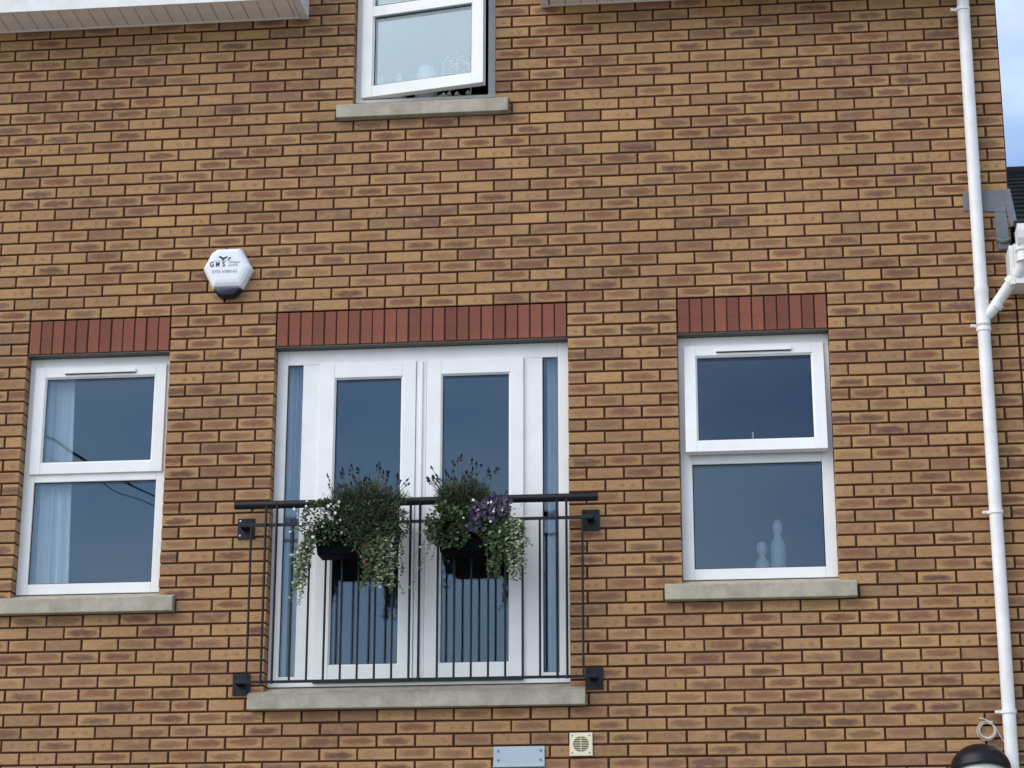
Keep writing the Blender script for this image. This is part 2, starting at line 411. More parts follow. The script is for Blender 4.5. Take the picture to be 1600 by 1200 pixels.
# sills
def sill(x0, x1, zb, zt, label=None):
    s = MB(); s.prism([(-.055, zb), (-.055, zb + .088), (.10, zt), (.10, zb)], 'x', x0, x1)
    o = s.build('window_sill', 'sill', house, bevel=.004)
    if label: o['label'] = label
sill(-.108, 1.010, -1.8745, -1.734); sill(3.942, 5.054, -1.8745, -1.734)
sill(1.484, 3.472, -2.4745, -2.326, 'long weathered concrete sill under the French doors'); sill(1.922, 3.018, 1.2755, 1.428)

def ring(mb, x0, x1, z0, z1, l, r, t, b, y0, y1, T=None):
    mb.box(x0, x0 + l, y0, y1, z0, z1, T); mb.box(x1 - r, x1, y0, y1, z0, z1, T)
    mb.box(x0 + l, x1 - r, y0 + .0006, y1 - .0006, z1 - t, z1, T); mb.box(x0 + l, x1 - r, y0 + .0006, y1 - .0006, z0, z0 + b, T)
def pane(parent, x0, x1, z0, z1, y, T=None):
    p = MB(); p.box(x0 - .008, x1 + .008, y, y + .02, z0 - .008, z1 + .008, T); p.build('pane', 'glass', parent)
    q = MB(); ring(q, x0 - .0005, x1 + .0005, z0 - .0005, z1 + .0005, .0045, .0045, .0045, .0045, y - .006, y - .0008, T); q.build('gasket', 'gasket', parent)  # black gasket ring, also drawing in the shadow line at the glass edge
def sash(parent, name, x0, x1, z0, z1, l, r, t, b, y=.062, T=None, extra=None, d=.055):
    m_ = MB(); ring(m_, x0, x1, z0, z1, l, r, t, b, y, y + d, T)
    q = MB()
    gx0, gx1, gz0, gz1 = x0 + l, x1 - r, z0 + b, z1 - t
    # sloped glazing bead
    for poly, ax, a, e in (([(y + .002, gz1 + .001), (y + .018, gz1 - .011), (y + .018, gz1 + .001)], 'x', gx0, gx1), ([(y + .002, gz0 - .001), (y + .018, gz0 + .011), (y + .018, gz0 - .001)], 'x', gx0, gx1)):
        m_.prism(poly, ax, a, e, T)
    for poly in ([(gx0 - .001, y + .002), (gx0 + .011, y + .018), (gx0 - .001, y + .018)], [(gx1 + .001, y + .002), (gx1 - .011, y + .018), (gx1 + .001, y + .018)]):
        m_.prism(poly, 'z', gz0, gz1, T)
    zs = [gz0, gz1]
    if extra:
        m_.box(gx0, gx1, y + .0006, y + d - .001, extra[0], extra[1], T); zs = [gz0, extra[0], extra[1], gz1]
    o = m_.build(name, 'pvc', parent, bevel=.0025)
    for a, e in zip(zs[::2], zs[1::2]): pane(parent, gx0 + .008, gx1 - .008, a + .008, e - .008, y + .022, T)
    return o
def trickle(parent, x0, x1, z, y, T=None):
    m_ = MB(); m_.box(x0, x1, y - .014, y, z - .012, z + .010, T); m_.build('trickle_vent', 'pvc', parent, bevel=.003)
    m_ = MB(); m_.box(x0 + .004, x1 - .004, y - .012, y - .0006, z - .0155, z - .0122, T); m_.build('vent_underside', 'gasket', parent)  # black strip along the underside of the trickle vent

def two_light_window(X, label, openang):
    wn = link('window', None, (X + .45, .08, -1.735), house); wn['label'] = label
    fr = MB(); ring(fr, X - .004, X + .904, -1.733, -.2295, .070, .039 + .03, .075, .065, .080, .142)
    fr.box(X + .066, X + .835, .0806, .1412, -1.028, -.955)
    fr.build('frame', 'pvc', wn, bevel=.003)
    pane(wn, X + .067, X + .834 + .0, -1.667, -1.029, .098)
    T = None
    if openang:
        pv = Vector((0, .085, -.292))
        T = Matrix.Translation(pv) @ Matrix.Rotation(-openang, 4, 'X') @ Matrix.Translation(-pv)
    sash(wn, 'casement', X + .033, X + .872, -.980, -.290, .068, .068, .066, .068, T=T)
    trickle(wn, X + .225, X + .680, -.326, .062, T)
    return wn
two_light_window(0, 'window left of the French doors, closed, with white curtains behind it', 0)
rw = two_light_window(4.05, 'window right of the French doors with its top casement ajar', R(6))
st = MB(); st.box(4.478, 4.488, .098, .112, -.90, -.83); st.build('casement_stay', 'pvc', rw)
# upper window: side hung casement standing open
tw = link('window', None, (2.475, .08, 1.43), house); tw['label'] = 'upper window with its side casement standing open'
fr = MB(); ring(fr, 2.021, 2.929, 1.429, 2.6955,   .055, .052, .06, .022, .08, .142); fr.build('frame', 'pvc', tw, bevel=.003)
pv = Vector((2.062, .085, 0)); T = Matrix.Translation(pv) @ Matrix.Rotation(-R(11), 4, 'Z') @ Matrix.Translation(-pv)
sash(tw, 'casement', 2.062, 2.884, 1.456, 2.665, .072, .074, .07, .075, T=T, extra=(2.022, 2.094))
# French doors with side lights
fd = link('french_door', None, (2.475, .08, -2.325), house); fd['label'] = 'white French doors with narrow side lights'
fr = MB(); ring(fr, 1.571, 3.379, -2.3245, -.2295, .066, .066, .093, .04, .080, .142)
for a, b in ((1.734, 1.875), (2.405, 2.545), (3.075, 3.218)): fr.box(a, b, .0806, .1412, -2.284, -.3225)
for a, b in ((1.637, 1.734), (3.218, 3.313)): fr.box(a, b, .081, .141, -2.285, -2.262)
fr.build('frame', 'pvc', fd, bevel=.003)
for a, b in ((1.637, 1.734), (3.218, 3.313)): pane(fd, a, b, -2.262, -.3225, .098)
sash(fd, 'door_leaf', 1.843, 2.441, -2.288, -.322, .092, .083, .096, .083)
sash(fd, 'door_leaf', 2.509, 3.103, -2.288, -.322, .088, .081, .092, .083)
m_ = MB(); m_.box(2.4435, 2.5065, .070, .0795, -2.285, -.324); m_.box(2.466, 2.484, .058, .0695, -2.283, -.326); m_.build('meeting_strip', 'pvc', fd, bevel=.003)
m_ = MB(); m_.box(1.846, 3.10, .060, .0792, -2.306, -2.291); m_.build('door_gap_shade', 'black', fd)  # black bar put in for the shade of the gap under the doors
m_ = MB(); m_.box(2.395, 2.421, .052, .0615, -1.44, -1.26); m_.tube([(2.408, .055, -1.345), (2.408, .022, -1.345), (2.395, .014, -1.345), (2.29, .014, -1.347)], .009, 8); m_.build('door_handle', 'pvc', fd, bevel=.002)

# eaves: soffit boards, fascia and gutter
ZS = 2.012
def eaves(x0, x1, label):
    e = link('eaves', None, ((x0 + x1) / 2, -.15, ZS), house); e['label'] = label
    f = MB(); f.box(x0, x1, -.302, -.283, ZS - .012, ZS + .19); f.build('fascia', 'fascia', e, bevel=.002)
    xe = x1 if x1 < 2 else x0
    f = MB(); a, b = (x1 - .022, x1 + .028) if x1 < 2 else (x0 - .028, x0 + .022)
    f.box(a, b, -.312, -.002, ZS - .014, ZS + .20); f.build('box_end', 'fascia', e, bevel=.003)
    f = MB(); f.box(x0, x1, -.015, -.002, ZS - .008, ZS + .004); f.build('wall_trim', 'soffit', e, bevel=.002)
    x = x0 + .03; lim = x1 - .03
    while x < lim - .02:
        f = MB(); f.box(x, min(x + .0955, lim), -.282, -.012, ZS, ZS + .009); f.build('soffit_board', 'soffit', e, bevel=.002, seg=1); x += .1
    f = MB(); f.box(x0, x1 , -.28, .0, ZS + .0095, ZS + .014); f.build('soffit_backing', 'gasket', e)
    f = MB()
    prof = [(-.375, ZS + .13 + .13), (-.37, ZS + .13 + .08), (-.345, ZS + .13 + .055), (-.305, ZS + .13 + .05), (-.305, ZS + .13 + .145), (-.311, ZS + .13 + .145), (-.311, ZS + .13 + .058), (-.342, ZS + .13 + .063), (-.364, ZS + .13 + .085), (-.369, ZS + .13 + .13)]
    f.prism(prof, 'x', x0, x1); f.build('gutter', 'fascia', e)
eaves(XL, 1.69, 'white boxed eaves left of the upper window')
eaves(3.255, XC + .02, 'white boxed eaves right of the upper window')
rf = MB()
rf.prism([(-.36, 2.20), (-.36, 2.26), (4.0, 5.05), (8.4, 2.26), (8.4, 2.20), (4.0, 4.97)], 'x', XL, 1.69)
rf.prism([(-.36, 2.20), (-.36, 2.26), (4.0, 5.05), (8.4, 2.26), (8.4, 2.20), (4.0, 4.97)], 'x', 3.255, XC + .04)
rf.prism([(1.5, 3.16), (1.5, 3.24), (2.475, 4.06), (3.45, 3.24), (3.45, 3.16), (2.475, 3.97)], 'y', -.2, 4.0)
rf.box(1.66, 1.76, .31, 4, 2.06, 3.2); rf.box(3.19, 3.29, .31, 4, 2.06, 3.2); rf.box(1.66, 3.29, 3.9, 4.0, 2.06, 3.2)
rf.box(1.69, 3.255, .31, 4.0, 3.17, 3.2)
rf.prism([(1.62, 3.30), (2.475, 3.96), (3.33, 3.30)], 'y', .0, .1)
rf.build('roof', 'tile', house)

# ---- neighbouring house
nb = thing('neighbour_house', (7.9, 0, -H), 'lower neighbouring brick house with black tiled roof at the right edge', 'house')
nw = MB(); nw.box(XC + .002, XR, .007, .102, ZB * BH, .03); nwall = nw.build('wall', 'mortar', nb)
nbl = []
for k in range(ZB, 0): nbl += [b for b in course_bricks(k, XC, XR)]
place_bricks(nbl, nwall, 300)
sw = MB(); sw.box(XC + .005, XR, .104, .30, ZB * BH, .1); sw.box(XR - .1, XR, .30, 6, ZB * BH, .1); sw.box(XC, XR, 6, 6.1, ZB * BH, .1); sw.build('inner_wall', 'plaster', nb)
def roof_z(y): return .265 + (y + .22) * math.tan(R(27.5))
rr = MB(); rr.prism([(-.22, .20), (-.22, .235), (2.75, roof_z(2.75) - .03), (5.8, .24), (5.8, .20), (2.75, roof_z(2.75) - .08)], 'x', XC + .012, XR + .1)
nroof = rr.build('roof', 'tile', nb)
c = 0; y = -.25
while y < 2.72:
    t = MB(); y2 = y + .31
    for i in range(13):
        x = XC + .015 + i * .3
        t.prism([(y, roof_z(y) + .012), (y, roof_z(y) + .045), (y2, roof_z(y2) + .018), (y2, roof_z(y2) - .0)], 'x', x, x + .293)
    t.build('tile_course', 'tile', nroof); y += .235
f = MB(); f.tube([(XC + .01, 2.75, roof_z(2.75) + .01), (XR + .1, 2.75, roof_z(2.75) + .01)], .085, 12); f.build('ridge', 'tile', nroof)
f = MB(); f.box(6.055, XR + .1, -.2, -.18, -.05, .2); f.build('fascia', 'fascia', nb, bevel=.003)
f = MB(); f.box(6.055, XR + .1, -.179, -.004, -.05, -.035); f.build('soffit', 'fascia', nb)
f = MB(); f.box(6.028, 6.054, -.20, -.004, -.055, .19); f.build('box_end', 'fascia', nb, bevel=.003)
f = MB()
gp = [(-.335, .275), (-.335, .235), (-.325, .19), (-.30, .155), (-.205, .145), (-.205, .265), (-.212, .265), (-.212, .153), (-.297, .163), (-.317, .195), (-.326, .235), (-.326, .275)]
f.prism(gp, 'x', 6.075, XR + .1); f.prism(gp[:6], 'x', 6.068, 6.075); gut = f.build('gutter', 'fascia', nb)
# stepped lead flashing at the junction
fl = link('lead_flashing', None, (5.95, 0, .3), nb); fl['label'] = 'grey stepped lead flashing'
def lead(poly, y=-.006, t=.003):
    f = MB(); f.prism(poly, 'y', y, y + t); f.build('lead_sheet', 'lead', fl, bevel=.001, seg=1)
lead([(5.798, .497), (6.05, .478), (6.055, .625), (5.80, .620)], -.0085)
lead([(5.978, .302), (6.06, .308), (6.052, .482), (5.982, .484)], -.0065)
lead([(6.045, .628), (6.082, .628), (6.112, .405), (6.072, .375), (6.055, .47)], -.0125)
f = MB(); f.tube([(5.985, -.008, .30), (6.01, -.02, .285), (6.04, -.022, .285), (6.062, -.012, .30)], .014, 8); f.build('lead_sheet', 'lead', fl, smooth=True)
f = MB(); f.box(5.99, 6.062, -.016, -.003, .235, .30); f.build('lead_sheet', 'lead', fl, bevel=.006)

# ------------------------------------------------------------------ drain pipe
dp = thing('downpipe', (5.868, -.06, -H), 'tall white plastic downpipe running down the wall beside the house corner', 'downpipe')
PX, PY, PR = 5.866, -.062, .038
m_ = MB(); m_.tube([(PX + .004, PY, 2.02), (PX, PY, -.225)], PR, 24); m_.build('pipe', 'fascia', dp, smooth=True)
m_ = MB(); m_.tube([(PX, PY, -.20), (PX - .0, PY, -H + .05)], PR, 24); m_.build('pipe', 'fascia', dp, smooth=True)
m_ = MB(); m_.lathe([(PR + .002, -.30), (PR + .006, -.298), (PR + .006, -.255), (PR + .003, -.25), (PR + .003, -.06), (PR + .005, -.055), (PR + .005, -.02), (PR + .001, -.018)], (PX, PY, 0), 24)
br = m_.build('branch_collar', 'fascia', dp, smooth=True)
m_ = MB(); m_.tube([(PX + .005, PY - .005, -.215), (PX + .06, PY - .012, -.165), (6.045, -.15, -.012), (6.078, -.19, .015), (6.094, -.225, .05), (6.10, -.25, .11), (6.10, -.255, .165)], .034, 20); m_.build('branch_pipe', 'fascia', dp, smooth=True)
m_ = MB(); m_.lathe([(.036, .062), (.042, .064), (.042, .10), (.037, .102), (.037, .125), (.046, .13), (.046, .165)], (6.10, -.254, 0), 20); m_.build('gutter_outlet', 'fascia', dp, smooth=True)
for k in range(2):
    q0 = Vector((PX + .075, PY - .018, -.152)) if k == 0 else Vector((6.02, -.14, -.03)); dv = Vector((.17, -.08, .145)).normalized()
    m_ = MB(); m_.tube([q0, q0 + dv * .035], .0385, 20); m_.build('pipe_socket', 'fascia', dp, smooth=True)
for z in (1.815, -.262, -1.402, -2.56, -3.9):
    m_ = MB(); m_.lathe([(PR, -.011), (PR + .006, -.011), (PR + .006, .011), (PR, .011)], (PX, PY, z), 24)
    m_.box(PX - .074, PX - .036, -.066, -.054, z - .009, z + .009); m_.box(PX - .012, PX + .012, -.03, -.0005, z - .009, z + .009); m_.tube([(PX - .07, -.075, z), (PX - .07, -.045, z)], .009, 8)
    m_.build('pipe_clip', 'fascia', dp)

# ------------------------------------------------------------------ railing
RY = -.10
rl = thing('balcony_railing', (2.47, RY, -2.33), 'black metal Juliet balcony railing across the French doors', 'railing')
m_ = MB(); m_.tube([(1.378, RY, -1.254), (3.562, RY, -1.257)], .0245, 20); m_.build('handrail', 'black', rl, smooth=True)
m_ = MB(); m_.box(1.425, 3.515, RY - .006, RY + .006, -1.388, -1.370); m_.build('top_rail', 'black', rl, bevel=.0015)
m_ = MB(); m_.box(1.425, 3.515, RY - .007, RY + .007, -2.330, -2.314); m_.build('bottom_rail', 'black', rl, bevel=.0015)
XB = [1.485, 1.74, 1.842, 1.941, 2.041, 2.141, 2.243, 2.344, 2.611, 2.711, 2.811, 2.912, 3.013, 3.114, 3.216, 3.468]
for x in XB:
    m_ = MB(); x += random.uniform(-.001, .001); m_.tube([(x, RY, -2.3139), (x + random.uniform(-.001, .001), RY, -1.3885)], .0068, 10); m_.build('baluster', 'black', rl, smooth=True)
for x in (1.574, 1.640, 2.448, 2.504, 3.318, 3.375):
    m_ = MB(); m_.tube([(x, RY - .0145, -2.335), (x, RY - .0145, -1.262)], .0075, 10); m_.build('post', 'black', rl, smooth=True)
for x, z in ((1.431, -1.376), (3.511, -1.376), (1.435, -2.32), (3.522, -2.32)):
    m_ = MB(); m_.box(x - .052, x + .052, -.009, -.0018, z - .064, z + .064); pl = m_.build('wall_plate', 'black', rl, bevel=.0015)
    m_ = MB(); m_.box(x - .020, x + .020, RY - .004, -.0095, z - .011, z + .011); m_.build('bracket_arm', 'black', rl, bevel=.0015)
    for dx, dz in ((-.036, .048), (-.036, -.042), (.036, .048), (.036, -.042)):
        m_ = MB(); m_.tube([(x + dx, -.0092, z + dz), (x + dx, -.014, z + dz)], .0055, 6); m_.build('bolt', 'bolt' if dx < 0 and x < 2 and z > -2 else 'black', pl)

# ------------------------------------------------------------------ alarm box
ab = thing('alarm_box', (1.265, 0, .1), 'white hexagonal burglar alarm box with dark lens on the brick wall', 'alarm box')
AX, AZ = 1.263, .277
def hexa(s, zoff=0): return [(AX + s * a, AZ + zoff + s * b) for a, b in ((-.158, .012), (-.092, -.124), (.094, -.124), (.158, .0), (.083, .139), (-.072, .139), (-.110, .112))]
def loft(mb, rings):
    n = len(rings[0][1]); vs = [(p[0], y, p[1]) for y, r_ in rings for p in r_]
    fs = [(i * n + k, i * n + (k + 1) % n, (i + 1) * n + (k + 1) % n, (i + 1) * n + k) for i in range(len(rings) - 1) for k in range(n)]
    fs += [tuple(range(n)), tuple(range(len(vs) - 1, len(vs) - n - 1, -1))]
    mb.add(vs, fs)
m_ = MB(); loft(m_, [(-.0016, hexa(1.0)), (-.038, hexa(1.0)), (-.060, hexa(.93, .004)), (-.070, hexa(.82, .010)), (-.074, hexa(.70, .014))]); m_.build('cover', 'alarm', ab, bevel=.004)
m_ = MB(); lens = [(-.088, -.1255), (-.06, -.168), (-.04, -.181), (.042, -.181), (.064, -.166), (.09, -.1255)]
loft(m_, [(-.004, [(AX + a, AZ + b) for a, b in lens]), (-.048, [(AX + a, AZ + b) for a, b in lens]), (-.062, [(AX + a * .86, AZ - .1255 + (b + .1255) * .8) for a, b in lens])]); m_.build('lens', 'lens', ab, bevel=.006, smooth=True)
def text(body, x, z, size, mat, y=-.0755, sx=1.0, bold=0):
    cu = bpy.data.curves.new('lettering', 'FONT'); cu.body = body; cu.size = size; cu.offset = bold; cu.extrude = .0003
    tmp = bpy.data.objects.new('lettering_tmp', cu); col.objects.link(tmp)
    bpy.context.view_layer.update()
    me = bpy.data.meshes.new_from_object(tmp.evaluated_get(bpy.context.evaluated_depsgraph_get()))
    bpy.data.objects.remove(tmp)
    me.transform(Matrix.Rotation(R(90), 4, 'X')); me.transform(Matrix.Diagonal((sx, 1, 1, 1)))
    me.materials.clear(); me.materials.append(MAT[mat])
    return link('lettering', me, (x, y, z), ab)
text('G', 1.152, .291, .046, 'ink', sx=.82, bold=.0010); text('M', 1.191, .291, .046, 'ink', sx=.70, bold=.0010); text('S', 1.232, .291, .046, 'ink', sx=.84, bold=.0010)
text('0775 4789163', 1.168, .248, .0265, 'greyink', sx=1.05); text('intelligent', 1.272, .311, .019, 'greyink', sx=.98); text('security', 1.272, .293, .019, 'greyink', sx=.98)
for pts in ([(0, .018), (.018, .017), (.030, .009), (.044, .013), (.058, .019), (.052, .007), (.037, .001), (.034, -.006), (.024, -.006), (.022, .002), (.008, .009)], [(.060, -.001), (.066, .008), (.082, .012), (.076, .004), (.068, -.002), (.064, -.006)]):
    m_ = MB(); m_.prism([(1.206 + a, .338 + b * 1.15) for a, b in pts], 'y', -.0762, -.0745); m_.build('bird_emblem', 'ink', ab)
m_ = MB(); m_.box(1.176, 1.296, -.0755, -.0746, .3288, .3302); m_.build('emblem_line', 'greyink', ab)

# ------------------------------------------------------------------ vent, plate, lamp, cable
vg = thing('vent_grille', (3.442, 0, -2.77), 'small square cream vent with round louvred grille below the door sill', 'vent')
VX, VZ = 3.442, -2.699
m_ = MB(); n = 32; q = [(math.cos(2 * math.pi * k / n), math.sin(2 * math.pi * k / n)) for k in range(n)]
sqr = []
for a, b in q:
    k = .066 / max(abs(a), abs(b)); sqr.append((VX + a * k, VZ + b * k))
cir = [(VX + a * .046, VZ + b * .046) for a, b in q]
vs_ = [(p[0], y, p[1]) for y, r_ in ((-.012, sqr), (-.012, cir), (-.003, cir), (-.0015, sqr)) for p in r_]
m_.add(vs_, [(i * n + k, i * n + (k + 1) % n, ((i + 1) % 4) * n + (k + 1) % n, ((i + 1) % 4) * n + k) for i in range(4) for k in range(n)]); m_.build('face_plate', 'cream', vg)
m_ = MB(); m_.lathe([(.0455, -.0045), (.0455, -.0022)], (VX, 0, VZ), 24, 'y'); m_.build('duct_shade', 'dark', vg)  # flat black disc put in for the shade behind the louvres
for k in range(9):
    z = VZ - .0405 + k * .0101; hw = math.sqrt(max(.0462 ** 2 - (z - VZ) ** 2, 0))
    m_ = MB(); m_.prism([(-.0115, z - .0012), (-.005, z + .003), (-.005, z + .0042), (-.0115, z + .0008)], 'x', VX - hw, VX + hw); m_.build('louvre', 'cream', vg)
m_ = MB(); m_.box(VX - .002, VX + .002, -.0128, -.0052, VZ - .046, VZ + .046); m_.build('louvre_rib', 'cream', vg)
for a in (-1, 1):
    for b in (-1, 1):
        m_ = MB(); m_.tube([(VX + a * .05, -.0118, VZ + b * .05), (VX + a * .05, -.0138, VZ + b * .05)], .005, 8); m_.build('screw', 'screw', vg)
wp = thing('wall_plate', (3.083, 0, -2.83), 'pale blue grey metal plate screwed to the bricks below the door sill', 'plate')
m_ = MB(); m_.box(2.935, 3.231, -.007, -.0018, -2.83, -2.7055); m_.build('plate', 'plate', wp, bevel=.0015)
m_ = MB(); m_.box(2.935, 3.231, -.060, -.0072, -2.83, -2.824); m_.build('plate_flange', 'plate', wp, bevel=.0015)
for x in (2.962, 3.208):
    for z in (-2.731, -2.784):
        m_ = MB(); m_.tube([(x, -.0072, z), (x, -.0105, z)], .0072, 10); m_.build('screw', 'screw', wp)
wl = thing('wall_lamp', (5.68, 0, -3.05), 'black domed wall lamp at the foot of the white downpipe', 'lamp')
m_ = MB()
prof = [(.168 * math.cos(a), .150 * math.sin(a)) for a in [R(d) for d in range(0, 91, 9)]]
prof = [(.166, -.012), (.170, -.006)] + prof[:-1] + [(.004, .150)]
m_.lathe(prof, (5.678, -.185, -2.905), 36)
m_.v = [(x, y, z + .036 * max(0, -(y + .185) / .168) ** 1.3 * max(0, 1 - (z + 2.905) / .15)) for x, y, z in m_.v]
m_.build('hood', 'black', wl, smooth=True)
m_ = MB(); m_.lathe([(.05, -.14), (.10, -.12), (.132, -.06), (.146, -.01), (.142, .02), (.115, .055)], (5.678, -.185, -2.905), 28); m_.build('lamp_glass', 'lampglass', wl, smooth=True)
m_ = MB(); m_.box(5.64, 5.716, -.03, -.0018, -3.03, -2.84); m_.tube([(5.678, -.02, -2.90), (5.678, -.12, -2.885)], .016, 10); m_.build('mount', 'black', wl, bevel=.003)
cc = thing('coiled_cable', (5.742, 0, -2.70), 'pale cable tied in a loose coil beside the downpipe', 'cable')
pts = []
for k in range(190):
    a = 2 * math.pi * k / 40 + 1.0; lap = k / 40
    rr_ = .040 + .0035 * math.sin(lap * 2.4) + .003 * lap * (1 if int(lap) % 2 else .4)
    pts.append((5.742 + rr_ * math.cos(a) + .002 * math.sin(lap * 3), -.006 - .0032 * lap, -2.648 - .0028 * lap + rr_ * math.sin(a)))
m_ = MB(); m_.tube(pts, .0024, 7); m_.build('coil', 'cable', cc, smooth=True)
m_ = MB(); m_.tube([(5.706, .008, -2.583), (5.712, -.008, -2.586), (5.735, -.013, -2.592), (5.765, -.016, -2.612), (5.79, -.015, -2.635), (5.812, -.012, -2.68), (5.835, -.008, -2.722)], .0032, 7); m_.build('tail', 'cable', cc, smooth=True)
m_ = MB(); m_.box(5.755, 5.777, -.021, -.002, -2.617, -2.604); m_.build('cable_tie', 'cable', cc, bevel=.002)

# ------------------------------------------------------------------ things behind the glass
def curtain(x0, x1, z0, z1, y, folds, amp, label, flare=0):
    m_ = MB(); n = folds * 10; rows = 10; vs = []
    ph = [random.uniform(0, 6) for _ in range(3)]
    for j in range(rows + 1):
        t = j / rows; z = z1 + (z0 - z1) * t
        for i in range(n + 1):
            u = i / n; x = x0 + (x1 - x0) * u * (1 + flare * t)
            yy = y + amp * (math.sin(u * folds * 2 * math.pi + ph[0] + .5 * math.sin(t * 2)) + .4 * math.sin(u * folds * 4.6 + ph[1])) * (.6 + .4 * t)
            vs.append((x, yy, z))
    k = len(vs); vs += [(x, yy + .0015, z) for x, yy, z in vs]; W_ = n + 1
    fs = [(j * W_ + i, j * W_ + i + 1, (j + 1) * W_ + i + 1, (j + 1) * W_ + i) for j in range(rows) for i in range(n)]
    fs += [(k + f[3], k + f[2], k + f[1], k + f[0]) for f in fs]
    m_.add(vs, fs); o = m_.build('curtain', 'curtain', smooth=True)
    return tag(o, label, 'curtain', 'curtains behind the windows')
curtain(.0, .245, -1.70, -.24, .205, 4, .024, 'white curtain gathered at the left side of the left window', .18)
curtain(.80, .89, -1.70, -.24, .20, 2, .014, 'narrow strip of white curtain at the right side of the left window')
curtain(1.60, 1.70, -2.3, -.25, .22, 2, .016, 'white curtain behind the left side light of the French doors')
curtain(3.235, 3.33, -2.3, -.25, .22, 2, .016, 'white curtain behind the right side light of the French doors')
ws = MB()
for a, b, z in ((0, .9, -1.728), (4.05, 4.95, -1.728), (2.025, 2.925, 1.432)):
    ws = MB(); ws.box(a + .004, b - .004, .143, .40, z - .025, z); ws.build('inner_sill', 'pvc', house, bevel=.004)
def ornament(prof, x, y, z, label, mat='ceramic'):
    m_ = MB(); m_.lathe(prof, (x, y, z), 20); o = m_.build('ornament', mat, smooth=True)
    return tag(o, label, 'ornament', 'ornaments on the window sills')
zo = -1.727
ornament([(.030, 0), (.033, .02), (.026, .03), (.030, .06), (.030, .066), (.045, .069), (.046, .235), (.040, .25), (.022, .282), (.019, .30), (.027, .312), (.030, .335), (.028, .36), (.018, .383), (.006, .392)], 4.612, .26, zo + .0, 'tall pale figure ornament standing inside the right window')
ornament([(.040, 0), (.043, .08), (.040, .13), (.024, .155), (.018, .17), (.030, .19), (.033, .22), (.024, .25), (.006, .258)], 4.515, .26, zo, 'short pale figure ornament standing inside the right window')
zo = 1.4325
ornament([(.034, 0), (.038, .05), (.034, .20), (.036, .23), (.02, .25), (.01, .255)], 2.135, .24, zo, 'pale jar at the left end of the upper window sill')
ornament([(.062, 0), (.055, .06), (.040, .16), (.018, .23), (.012, .26), (.004, .27)], 2.275, .24, zo, 'pale cone shaped ornament on the upper window sill')
ornament([(.055, 0), (.075, .06), (.074, .20), (.062, .215), (.064, .26), (.048, .30), (.012, .315)], 2.455, .24, zo, 'pale lidded pot in the middle of the upper window sill')
wo = thing('wire_ornament', (2.67, .24, zo), 'pale wire lattice stand at the right of the upper window sill', 'ornament', 'ornaments on the window sills')
m_ = MB()
for x in (2.565, 2.61, 2.655, 2.70, 2.745, 2.79): m_.tube([(x, .24, zo + (0 if x in (2.61, 2.745) else .15)), (x, .24, zo + (.42 if x == 2.655 else .33))], .003, 6)
for z in (.15, .25, .32): m_.tube([(2.56, .24, zo + z), (2.80, .24, zo + z)], .0028, 6)
for k in range(4): m_.tube([(2.60 + .045 * k + (.006 + .0022 * t) * math.cos(t * .55), .238, zo + (.30 if k % 2 else .36) + (.006 + .0022 * t) * math.sin(t * .55)) for t in range(12)], .0035, 6)
m_.build('lattice', 'ceramic', wo, smooth=True)
m_ = MB()
for k in range(16):
    q = random.uniform(.6, 1.3); m_.lathe([(.004, -.022 * q), (.019 * q, -.008), (.016 * q, .008), (.004, .022 * q)], (2.52 + k * .018, .20 + random.uniform(-.03, .015), zo + .028 + random.uniform(0, .06)), 8)
m_.build('trinket', 'gold', wo, smooth=True)

# ------------------------------------------------------------------ hanging planters and their plants
def rn(): return (random.random(), random.random(), random.random())
def leaf(mb, p, d, nrm, ln, wd, c, fold=.25):
    d = d.normalized(); s = d.cross(nrm)
    if s.length < 1e-4: s = d.orthogonal()
    s.normalize(); up = s.cross(d)
    a = p + d * ln * .5
    vs = [p, a + s * wd * .5 + up * fold * wd, p + d * ln - up * ln * .12, a - s * wd * .5 + up * fold * wd]
    mb.add(vs, [(0, 1, 2), (0, 2, 3)], c)
def round_leaf(mb, p, d, nrm, sz, c):
    d = d.normalized(); s = d.cross(nrm)
    if s.length < 1e-4: s = d.orthogonal()
    s.normalize(); up = s.cross(d)
    vs = [p, p + d * sz * .3 + s * sz * .45, p + d * sz * .8 + s * sz * .36 + up * .08 * sz, p + d * sz, p + d * sz * .8 - s * sz * .36 + up * .08 * sz, p + d * sz * .3 - s * sz * .45]
    mb.add(vs, [(0, 1, 2, 3), (0, 3, 4, 5)], c)
def rv(s=1): return Vector((random.gauss(0, s), random.gauss(0, s), random.gauss(0, s)))
